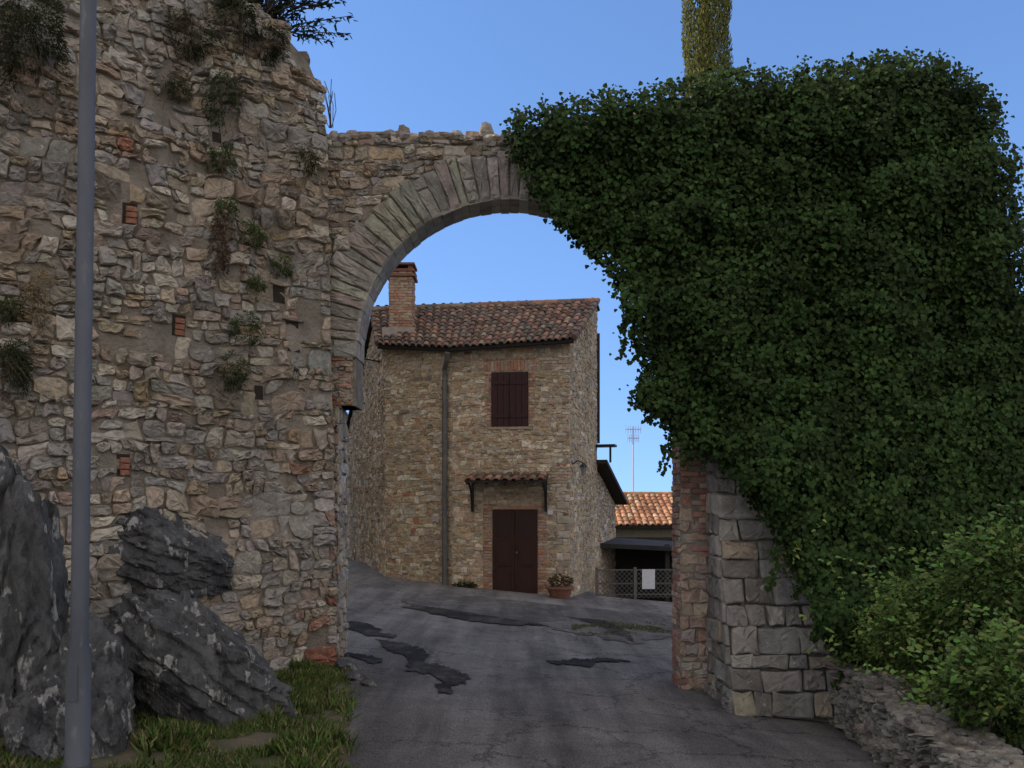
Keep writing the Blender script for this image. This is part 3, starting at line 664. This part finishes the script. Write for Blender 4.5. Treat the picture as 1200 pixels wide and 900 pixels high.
for z in (.6,1.9,3.2,4.4): tube(mb,[f2(u_,z,.10),f2(u_,z+.05,.10)],.072,12)
mb.build('downpipe',M['pipe'],house,smooth=False)
nb=f1.rect(642,648,598,603); mb=MB(); box(mb,f1,*nb,.03,.045); mb.build('house_number_plate',M['white'],house)
lu,lz=f1.uv(667,550); lb=Vector(f4(.15,lz,.02)); lt=thing('wall_lantern','small dark wall lantern on the right corner of the stone house','lantern',lb)
mb=MB(); d_=Vector((f4.n.x,f4.n.y,0)); tube(mb,[lb+Vector((0,0,.12)),lb+d_*.12+Vector((0,0,.2)),lb+d_*.25+Vector((0,0,.14))],.014,8); box(mb,lambda u,v,d:f4(.15+u,lz+v,d),-.04,.04,.02,.2,0,.02); mb.build('arm',M['darkmetal'],lt)
c0=lb+d_*.25
mb=MB(); tube(mb,[c0+Vector((0,0,-.14)),c0+Vector((0,0,.06))],[.05,.08],6); mb.build('glass',M['glass'],lt)
mb=MB(); tube(mb,[c0+Vector((0,0,.06)),c0+Vector((0,0,.15))],[.11,.02],6); mb.build('cap',M['darkmetal'],lt)
p=Vector(f3(f3.L-.9,0,.0)); q=P(422,424,p.y); bz=q.z
lt=thing('wall_bracket_lamp','dark bracket lamp projecting from the left side wall of the house','lamp',(p.x,p.y,bz))
mb=MB(); n3=Vector((f3.n.x,f3.n.y,0)); tube(mb,[(p.x,p.y,bz)]+[Vector((p.x,p.y,bz))+n3*.35+Vector((0,0,.05)),Vector((p.x,p.y,bz))+n3*.6],.018,8); mb.build('arm',M['darkmetal'],lt)
mb=MB(); c0=Vector((p.x,p.y,bz))+n3*.6; tube(mb,[c0+Vector((0,0,.02)),c0+Vector((0,0,-.10)),c0+Vector((0,0,-.14))],[.03,.13,.05],12); mb.build('shade',M['darkmetal'],lt)
mb=MB(); tube(mb,[f4(f4.L-.05,6.2,.05),f4(f4.L-.05,3.4,.05)],.035,8); mb.build('side_pipe',M['darkmetal'],house)
mb=MB(); box(mb,f4,f4.L-.25,f4.L+.1,3.3,3.36,0,.5); box(mb,f4,f4.L-.2,f4.L-.15,2.9,3.298,.35,.4); mb.build('side_bracket',M['darkmetal'],house)
# rear annex
an=Fr((2.10,22.92),(3.05,26.6)); ax=thing('rear_annex','low stone annex with dark eave behind the right side of the house','building',(2.4,24.5,-.8))
mb=MB(); box(mb,an,0,an.L,-1.6,1.9,-3,0,0); mb.add([an(0,1.9,0),an(an.L,1.9,0),an(0,2.9,0),an(0,1.9,-3),an(an.L,1.9,-3),an(0,2.9,-3)],[(0,1,2),(3,5,4),(1,4,5,2),(0,2,5,3)],m=0)
masonry(mb,an,0,an.L,-1.2,2.85,.2,.10,HOUSE,.02,clips=[(0,2.85,.26,1)])
mb.build('wall',[M['mortar_house'],M['stone']],ax)
mb=MB(); slab(mb,(an(-.1,2.98,.35),an(an.L+.3,1.96,.35),an(an.L+.3,1.96,-3),an(-.1,2.98,-3)),.10,0); mb.build('roof',M['blackwood'],ax)
# neighbour
nx0,nx1=P(716,0,32).x,9.5; zE=P(0,616,32).z; zR=P(0,580,35.2).z
nh=thing('neighbour_house','low house with sunlit orange tiled roof behind the fence','house',(6,34,-1))
mb=MB(); box(mb,lambda u,v,d:(u,32.3-d,v),nx0+.2,nx1,-2,zE+.02,-6,0,0); mb.build('wall',M['cream'],nh)
mb=MB(); slab(mb,((nx0,32,zE),(nx1,32,zE),(nx1,35.2,zR),(nx0,35.2,zR)),.1); slab(mb,((nx0,38.6,zE),(nx1,38.6,zE),(nx1,35.2,zR-.01),(nx0,35.2,zR-.01)),.1)
tiles(mb,(nx0,32,zE+.004),(nx1,32,zE+.004),(nx0,35.2,zR+.004),(nx1,35.2,zR+.004),26,9,NEWT,.03)
for k in range(16): tube(mb,[(lerp(nx0,nx1,k/16),35.2,zR+.02),(lerp(nx0,nx1,(k+1.1)/16),35.2,zR+.03)],[.11,.09],8,0,pick(NEWT))
mb.build('roof',[M['tile'],M['blackwood']],nh)
ap=P(742,580,35.2); at=thing('television_antenna','thin television aerial on a mast above the orange tiled roof','antenna',(ap.x,35.2,zR))
mb=MB(); tz=P(0,500,35.2).z; tube(mb,[(ap.x,35.2,zR-.3),(ap.x,35.2,tz)],.03,8); mb.build('mast',M['white'],at)
mb=MB()
for z,w in ((tz-.1,.30),(tz-.45,.22)):
    tube(mb,[(ap.x-w,35.2,z),(ap.x+w,35.2,z)],.02,6)
    for k in range(7): x=ap.x-w+2*w*k/6; tube(mb,[(x,35.2,z-.16),(x,35.2,z+.16)],.011,5)
mb.build('crossbars',M['white'],at)
# shed
sh=thing('open_shed','low dark open shed behind the metal fence right of the house','shed',(4,25,-1.1))
sx0,sx1=P(694,0,24).x,6.2; sb=-1.2
for x in (sx0+.1,(sx0+sx1)/2,sx1-.1):
    pb=MB(); box(pb,lambda u,v,d:(u,24.05-d,v),x-.06,x+.06,sb,.78,-.12,0); pb.build('post',M['blackwood'],sh)
mb=MB(); box(mb,lambda u,v,d:(u,26.6-d,v),sx0,sx1,sb,.9,-.08,0); box(mb,lambda u,v,d:(u,26.5-d,v),sx1,sx1+.08,sb,.9,-.1,2.4); mb.build('back_panel',M['blackwood'],sh)
mb=MB(); slab(mb,((sx0-.1,23.8,P(0,636,23.8).z),(sx1+.2,23.8,P(0,645,23.8).z),(sx1+.2,26.8,P(0,637,26.8).z),(sx0-.1,26.8,P(0,627,26.8).z)),.12,0)
mb.build('roof',M['felt'],sh)
# fence
fp0=Vector((1.92,20.6)); fp1=Vector((4.6,20.75)); ffn=Fr(fp0,fp1); fz0=gz(2,20.6)-.05; fzt=P(0,667,20.6).z
fe=thing('metal_fence','dark metal mesh fence between the house and the arch','fence',(3.2,20.6,fz0))
for u in (0.03,.92,1.9,2.6):
    mb=MB(); box(mb,ffn,u-.03,u+.03,fz0-.2,fzt+.04,-.03,.03); mb.build('post',M['pipe'],fe)
mb=MB()
for v in (fz0+.08,(fz0+fzt)/2,fzt-.02): box(mb,ffn,0,ffn.L,v-.014,v+.014,-.012,.012)
mb.build('rail',M['pipe'],fe)
mb=MB()
for k in range(-8,30):
    u0=ffn.L*k/24; h_=fzt-fz0
    for s in (1,-1):
        a=u0 if s>0 else u0+h_
        t0=max(0,-a) if s>0 else max(0,a-ffn.L); t1=min(h_,ffn.L-a) if s>0 else min(h_,a)
        if t1>t0: tube(mb,[ffn(a+s*t0,fz0+t0,.016+.003*s),ffn(a+s*t1,fz0+t1,.016+.003*s)],.007,4)
mb.build('wire_mesh',M['pipe'],fe)
nr=ffn.rect(752,767,667,690); mb=MB(); box(mb,ffn,*nr,.04,.05); tagp(mb.build('notice_board',M['white']),'blank white notice fixed to the metal fence','sign')
# ================================================================ plants at house
def cloud(mb,c,rx,ry,rz,n,s,colr,wr=.6,droop=0,up=.3):
    pos=[];tip=[];nor=[];sz=[];cols=[]; sd=random.uniform(0,99)
    while len(pos)<n:
        v=Vector((rn(),rn(),rn())).normalized()*random.uniform(.15,1)**.5
        if n>300 and nz(v.x*1.8,v.z*1.8,sd)<-.12 and v.length>.45: continue
        v*=1+.35*nz(v.x*2.5,v.z*2.5,sd+7)
        p=Vector(c)+Vector((v.x*rx,v.y*ry,v.z*rz)); pos.append(p); tip.append((v.x+rn(.4),v.y+rn(.4),v.z*.6+up-droop+rn(.4))); nor.append((rn(.6)+v.x*.5,-.5+rn(.5),.8+rn(.3)))
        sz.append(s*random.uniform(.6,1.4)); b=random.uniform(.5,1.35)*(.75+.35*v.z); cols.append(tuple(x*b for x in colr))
    leaves(mb,pos,tip,nor,sz,cols,wr)
def pot(x,y,r,h,label,pr=.25,colr=(.05,.09,.03)):
    z=gz(x,y); o=thing('potted_plant',label,'plant pot',(x,y,z),None)
    mb=MB(); tube(mb,[(x,y,z-.02),(x,y,z+h*.85),(x,y,z+h*.86),(x,y,z+h)],[r*.68,r*.95,r*1.08,r*1.08],18); mb.build('pot',M['pot'],o)
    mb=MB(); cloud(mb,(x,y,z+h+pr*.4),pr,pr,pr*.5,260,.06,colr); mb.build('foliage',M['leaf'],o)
x,y=P(656,0,19.3).x,19.3; pot(x,y,.29,.24,'terracotta pot with a leafy plant right of the house door',.28,(.10,.065,.03))
for px,Y,s,lab in ((545,19.9,.2,'low weeds at the house foot between downpipe and door'),):
    x=(px-600)*Y/F; mb=MB(); cloud(mb,(x,Y,gz(x,Y)+.03),s*1.3,.10,.08,220,.06,(.07,.075,.03)); tagp(mb.build('weed_clump',M['leaf']),lab,'weeds')
# ================================================================ ROCKS
def rock(name,label,c,sc,rot,seed,sub=6,strata=Vector((.62,.1,.76)),k=3.6,npl=16,lo=.70,gr=1.3):
    bm=bmesh.new(); bmesh.ops.create_icosphere(bm,subdivisions=sub,radius=1.0); strata=strata.normalized(); m=Matrix.Rotation(rot[1],3,'Y')@Matrix.Rotation(rot[0],3,'X')@Matrix.Rotation(rot[2],3,'Z')
    rg=random.Random(seed); pls=[]
    for _ in range(npl):
        n=Vector((rg.gauss(0,1),rg.gauss(0,1),rg.gauss(0,1))).normalized(); pls.append((n,rg.uniform(lo,.98)))
    mb=MB(); off=Vector((seed*3.1,seed*1.7,seed)); vs=[]
    for v in bm.verts:
        p=v.co; r=1.14
        for n,d in pls:
            dt=p.dot(n)
            if dt>.05: r=min(r,d/dt)
        r*=1+.10*noise.noise(p*1.6+off)-.06*abs(noise.noise(p*3.5+off))
        q=p*r
        s=q.dot(strata)*k+.9*noise.noise(q*1.4+off); fr_=s-math.floor(s); f=1-gr*.11*max(0,1-fr_*6)*max(0,.3+1.6*noise.noise(q*1.8+off*2))+gr*.07*(1-fr_)
        s2=q.dot(Vector((.75,-.3,-.55)))*k*.6+.8*noise.noise(q*2+off*3); f2_=s2-math.floor(s2); f-=gr*.08*max(0,1-f2_*6)*max(0,.4+1.5*noise.noise(q*1.5+off*5))
        f-=.10*max(0,.12-abs(noise.noise(q*2.4+off*4)))*5*.5
        f+=.05*noise.noise(q*4+off)+.045*noise.noise(q*11+off)+.022*noise.noise(q*28+off)
        q=q*f; q=Vector((q.x*sc[0],q.y*sc[1],q.z*sc[2])); vs.append(Vector(c)+m@q)
    bm.verts.index_update(); mb.add(vs,[tuple(v.index for v in f.verts) for f in bm.faces]); bm.free()
    return tagp(mb.build(name,M['rock'],smooth=False),label,'rock')
rock('boulder','tall dark grey rock outcrop at the left foot of the rampart',P(8,765,6.75),(.52,.5,1.34),(0,.06,0),1)
rock('boulder','rounded grey rock with white lichen right behind the lamp pole',P(92,855,6.35),(.38,.40,.72),(0,-.2,0),4)
rock('boulder','fissured grey boulder with white lichen in the grass beside the rampart',P(232,798,7.35),(.76,.5,.52),(0,.62,0),31,strata=Vector((.15,.2,.97)),npl=11,lo=.78)
uu,vv=rf.uv(208,655); rock('boulder','flat grey boulder built into the rampart above the fissured boulder',rf(uu,vv,-.24),(.74,.44,.46),(0,.35,.6),32,npl=9,lo=.82,strata=Vector((.15,.2,.97)),gr=.9)
for i,(px,py,s,lab) in enumerate(((418,795,.10,'small stone by the road nearest the left jamb'),(432,803,.08,'small flat stone in the grass edge near the left jamb'),(408,783,.12,'larger stone lying against the foot of the left jamb'))):
    x,y=ground_pt(px,py); rock('loose_stone',lab,(x,y,gz(x,y)+.02),(s,s*.8,s*.6),(0,.2*i,0),20+i,4)
# ================================================================ GRASS
mb=MB(); pos=[];tip=[];nor=[];sz=[];cols=[]
def wallx(Y): return -1.84-.758/.653*(9.45-Y)
n=0
while n<26000:
    Y=random.uniform(4.6,9.4); x0=max(wallx(Y),-4.2); x1=interp(Y,LE)+.22*nz(0,Y*1.7)+.02+.10*nz(5,Y*7); x=random.uniform(x0,x1+.15)
    if nz(x*2.4,Y*2.4,4)+.5*nz(x*7,Y*7,6)<-.12 or random.random()<.9*max(0,(x-x1+.5)/.5): continue
    n+=1; pos.append((x,Y,gz(x,Y)-.03)); tip.append((rn(.6),rn(.6),1)); nor.append((rn(),rn()-.5,.2)); hgt=.03+.16*max(0,nz(x*1.8,Y*1.8,8)+.1)+.04*random.random(); sz.append(hgt)
    b=random.uniform(.6,1.35); y_=random.random()<.28+.6*max(0,nz(x*1.3,Y*1.3,12)); cols.append((.20*b,.18*b,.08*b) if y_ else (.08*b,.13*b,.03*b))
leaves(mb,pos,tip,nor,sz,cols,.14); o=mb.build('grass',M['grass']); o['kind']='stuff'; o['label']='green grass on the verge below the rampart'; o['category']='grass'
mb=MB(); pos=[];tip=[];nor=[];sz=[];cols=[]
for k in range(3500):
    x,y=ground_pt(random.uniform(670,788),random.gauss(737,4)) 
    if nz(x*2,y*2,1)<-.05: continue
    pos.append((x,y,gz(x,y))); tip.append((rn(.5),rn(.5),1)); nor.append((rn(),rn()-.5,.2)); sz.append(random.uniform(.02,.05)); b=random.uniform(.6,1.3); cols.append((.12*b,.12*b,.045*b))
leaves(mb,pos,tip,nor,sz,cols,.3); o=mb.build('ground_cover',M['grass']); o['kind']='stuff'; o['label']='low moss and weeds on the road beyond the arch'; o['category']='weeds'
# ================================================================ WALL PLANTS
WP=[(28,60,46,75,(.065,.075,.035),'big dark bush hanging in the top left corner of the rampart'),
(218,40,40,38,(.06,.07,.032),'dark bush near the rampart top, left of a pair'),(270,25,35,42,(.062,.074,.033),'dark bush near the rampart top, right of a pair'),
(258,120,26,34,(.065,.09,.033),'bushy weed hanging below the dark bushes'),(255,190,17,22,(.10,.13,.045),'thin weed tuft halfway up the rampart'),
(258,250,14,18,(.08,.13,.04),'small green tuft above the dry hanging weed'),(292,278,18,17,(.08,.135,.036),'round green tuft right of the dry hanging weed'),
(328,312,13,12,(.085,.14,.038),'small green tuft nearest the arch'),(282,388,18,22,(.085,.115,.04),'upper of two weed tufts low on the rampart'),
(266,436,19,24,(.08,.105,.04),'lower of two weed tufts low on the rampart'),(10,430,22,36,(.065,.075,.033),'dark weed at the left picture edge above the outcrop'),
(8,365,16,18,(.08,.10,.035),'small weed at the left picture edge above a darker one'),(205,105,16,14,(.065,.08,.035),'small weed left of the bushy hanging weed'),
(355,190,12,18,(.10,.095,.045),'thin dry tuft beside the arch top'),(250,290,10,46,(.15,.085,.05),'dry reddish weed hanging down the rampart'),(310,50,20,36,(.06,.065,.032),'dark bush on the rampart rim beside the tree'),
(45,350,14,40,(.34,.26,.14),'straw coloured dry grass on the rampart left of the pole'),(295,335,10,9,(.085,.14,.038),'tiny green sprig under the round green tuft')]
for px,py,rx,ry,c,lab in WP:
    u,v=rf.uv(px,py); p=Vector(rf(u,v,.1)); k=p.y/F
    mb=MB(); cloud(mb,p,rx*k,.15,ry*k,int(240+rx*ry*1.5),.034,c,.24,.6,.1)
    for q in range(int(rx*.6)):
        a=p+Vector((rn(rx*k*.5),-.02,rn(ry*k*.4))); tube(mb,[a,a+Vector((rn(.05),-.06,.02)),a+Vector((rn(.09),-.09,-.12)),a+Vector((rn(.1),-.05,-.12-ry*k*.5))],.0025,3,0,(.11,.08,.05),False)
    tagp(mb.build('wall_plant',M['leaf']),lab,'plant')
u,v=rf.uv(330,10); b=Vector(rf(u,6.7,-.4)); tr=thing('tree','dark narrow leaved small tree leaning out from the rampart top','tree',b)
mb=MB(); lb=MB(); pos=[];tip=[];nor=[];sz=[];cols=[]
tube(mb,[b+Vector((-.2,.1,-.3)),b+Vector((-.1,0,.3)),b+Vector((0,0,.9))],[.06,.045,.02],8)
for k in range(60):
    e=P(random.uniform(290,385),random.uniform(-70,30),9.6+rn(.2)); s=b+Vector((-.15,0,.05)); mid=(s+e)/2+Vector((-.05,0,.10+rn(.05)))
    if k<8: e=P((414,406,388,394,386,378,372,398)[k],(18,40,48,-4,-30,30,44,2)[k],9.6); mid=(s+e)/2+Vector((0,0,.03+.02*(k%4)))
    tube(mb,[s,mid,e],[.012,.008,.003],5); d=(e-mid).normalized()
    for q in range(40):
        t_=random.uniform(.1,1.05); p=mid.lerp(e,t_) if random.random()<.75 else s.lerp(mid,t_); pos.append(p+Vector((rn(.02),rn(.03),rn(.02)))); tip.append(d*.6+Vector((rn(.7),rn(.6),rn(.7)))); nor.append((rn(),-1,rn())); sz.append(random.uniform(.05,.10)); bb=random.uniform(.5,1.2); cols.append((.03*bb,.04*bb,.025*bb))
leaves(lb,pos,tip,nor,sz,cols,.28); mb.build('branches',M['bark'],tr); lb.build('crown',M['leaf'],tr)
mb=MB()
for q in range(9):
    a=P(388+rn(2),150,9.8); e=P(384+rn(9),92+abs(rn(14)),9.8); tube(mb,[a,(a+e)/2+Vector((rn(.03),0,0)),e],.004,4)
tagp(mb.build('dry_stalks',M['bark']),'thin dry stalks where the rampart meets the arch top','plant')
# ================================================================ RIGHT SHRUBS
SH=[((1035,752,8.1),62,44,2000,(.12,.18,.042),'low pale green shrub over the far end of the low wall'),
((1110,735,7.2),86,66,4200,(.095,.15,.036),'leafy green bramble behind the middle of the low wall'),
((1182,695,6.6),80,85,4800,(.08,.13,.033),'tall green bramble at the right edge above the low wall'),
((1180,808,5.85),72,66,4000,(.085,.135,.034),'green shrub hanging over the near end of the low wall'),
((1080,812,6.7),24,24,330,(.11,.165,.04),'trailing green vine spilling down the road face of the low wall'),
((942,655,8.75),26,22,300,(.16,.21,.05),'small pale green sprig poking from the ivy above the buttress')]
for (px,py,Y),rx,ry,n,c,lab in SH:
    o=thing('shrub',lab,'shrub',P(px,py+ry,Y)); k=Y/F; p=P(px,py,Y); mb=MB()
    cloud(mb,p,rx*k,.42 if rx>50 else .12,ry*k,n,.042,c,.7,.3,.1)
    for q in range(int(n/55)):
        a=Vector((p.x+rn(rx*k*.6),p.y+rn(.15),p.z+ry*k*random.uniform(-.2,.7))); dr_=1 if random.random()<.75 else -.6
        e=a+Vector((rn(.25),-.12,dr_*random.uniform(.1,.4))); m_=(a+e)/2+Vector((0,-.04,.06))
        ps=[a.lerp(m_,t_/5) for t_ in range(5)]+[m_.lerp(e,t_/5) for t_ in range(6)]
        leaves(mb,ps,[(rn(.8),-.2,.1+rn(.4)) for _ in ps],[(rn(.3),-.6,1)]*len(ps),[random.uniform(.03,.06) for _ in ps],[tuple(y*random.uniform(.9,1.5) for y in c) for _ in ps],.7)
    mb.build('leaves',M['leaf'],o)
    mb=MB()
    for q in range(10): a=Vector((p.x+rn(rx*k*.3),p.y+rn(.1),max(p.z-ry*k,.0 if rx>50 else -9))); tube(mb,[a,a+Vector((rn(.1),0,ry*k)),a+Vector((rn(.25),-.05,ry*k*1.7))],[.006,.004,.002],5)
    mb.build('stems',M['bark'],o)
x,y=ground_pt(828,806); mb=MB(); cloud(mb,(x,y,gz(x,y)+.1),.1,.08,.12,160,.05,(.08,.12,.035)); tagp(mb.build('weed_clump',M['leaf']),'small weed at the foot of the brick jamb','weeds')
# ================================================================ LAMP POLE
lp=thing('lamp_pole','grey galvanised steel lamp pole in the left foreground','lamp pole',(P(90,900,5.5).x,5.5,gz(-2.6,5.5)))
b0=P(90,925,5.5); t0=P(108,-300,5.5); at_=lambda y:P(lerp(90,107,(900-y)/900),y,5.5)
mb=MB(); tube(mb,[b0,at_(770),at_(752),t0],[.072,.072,.052,.045],24); mb.build('pole',M['galv'],lp,smooth=True)
mb=MB(); tube(mb,[at_(930),at_(895)],[.10,.085],24); mb.build('base_collar',M['galv'],lp)
q=at_(800); mb=MB(); box(mb,lambda u,v,d:(q.x+u,q.y-.068-d,q.z+v),-.03,.03,-.1,.12,0,.008); mb.build('access_hatch',M['galv'],lp)
mb=MB(); tube(mb,[t0,t0+Vector((.1,0,.25)),t0+Vector((.7,0,.35))],.035,10); box(mb,lambda u,v,d:(t0.x+.6+u,t0.y-d,t0.z+.33+v),0,.6,-.04,.08,-.12,.12); mb.build('lamp_head',M['galv'],lp)
# ================================================================ LIGHT
w=bpy.data.worlds.new('World'); bpy.context.scene.world=w; w.use_nodes=True; nt=w.node_tree; bg=nt.nodes['Background']
sky=nt.nodes.new('ShaderNodeTexSky'); sky.sky_type='NISHITA'; sky.sun_disc=False
S=Vector((-1,.1,.45)).normalized(); el=math.asin(S.z)
sky.sun_elevation=el; sky.sun_rotation=math.atan2(S.x,S.y); sky.air_density=1.0; sky.dust_density=.1; sky.ozone_density=2.0
tcw=nt.nodes.new('ShaderNodeTexCoord'); va=nt.nodes.new('ShaderNodeVectorMath'); va.operation='ADD'; va.inputs[1].default_value=(0,0,.25); nt.links.new(tcw.outputs['Generated'],va.inputs[0])
vn=nt.nodes.new('ShaderNodeVectorMath'); vn.operation='NORMALIZE'; nt.links.new(va.outputs[0],vn.inputs[0]); nt.links.new(vn.outputs[0],sky.inputs[0])
hs=nt.nodes.new('ShaderNodeHueSaturation'); hs.inputs['Hue'].default_value=.508; hs.inputs['Saturation'].default_value=1.14; hs.inputs['Value'].default_value=2.1
nt.links.new(sky.outputs[0],hs.inputs['Color'])
# unseen pale cloud bank added overhead and behind the viewer as fill light
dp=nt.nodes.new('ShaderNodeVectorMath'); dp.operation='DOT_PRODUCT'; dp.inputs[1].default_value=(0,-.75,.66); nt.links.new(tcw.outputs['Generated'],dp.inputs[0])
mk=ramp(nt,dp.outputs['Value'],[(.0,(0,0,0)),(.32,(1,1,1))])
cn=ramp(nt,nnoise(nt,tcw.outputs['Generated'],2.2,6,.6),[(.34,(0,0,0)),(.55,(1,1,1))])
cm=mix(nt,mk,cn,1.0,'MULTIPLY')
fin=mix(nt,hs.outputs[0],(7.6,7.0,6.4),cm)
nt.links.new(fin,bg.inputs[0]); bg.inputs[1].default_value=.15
L=bpy.data.lights.new('sun','SUN'); L.energy=4.0; L.angle=R(.5); L.color=(1,.86,.66); lo=bpy.data.objects.new('sun',L); C.objects.link(lo); lo.rotation_euler=S.to_track_quat('Z','Y').to_euler(); lo.location=(-30,-6,20)
# ================================================================ CAMERA
cam=bpy.data.cameras.new('camera'); cam.lens=36*F/1200; cam.sensor_width=36; cam.shift_y=.125; cam.clip_end=2000
co=bpy.data.objects.new('camera',cam); C.objects.link(co); co.location=(0,0,EYE); co.rotation_euler=(R(90),0,0)
bpy.context.scene.camera=co
vs_=bpy.context.scene.view_settings; vs_.view_transform='Standard'; vs_.look='None'; vs_.exposure=0
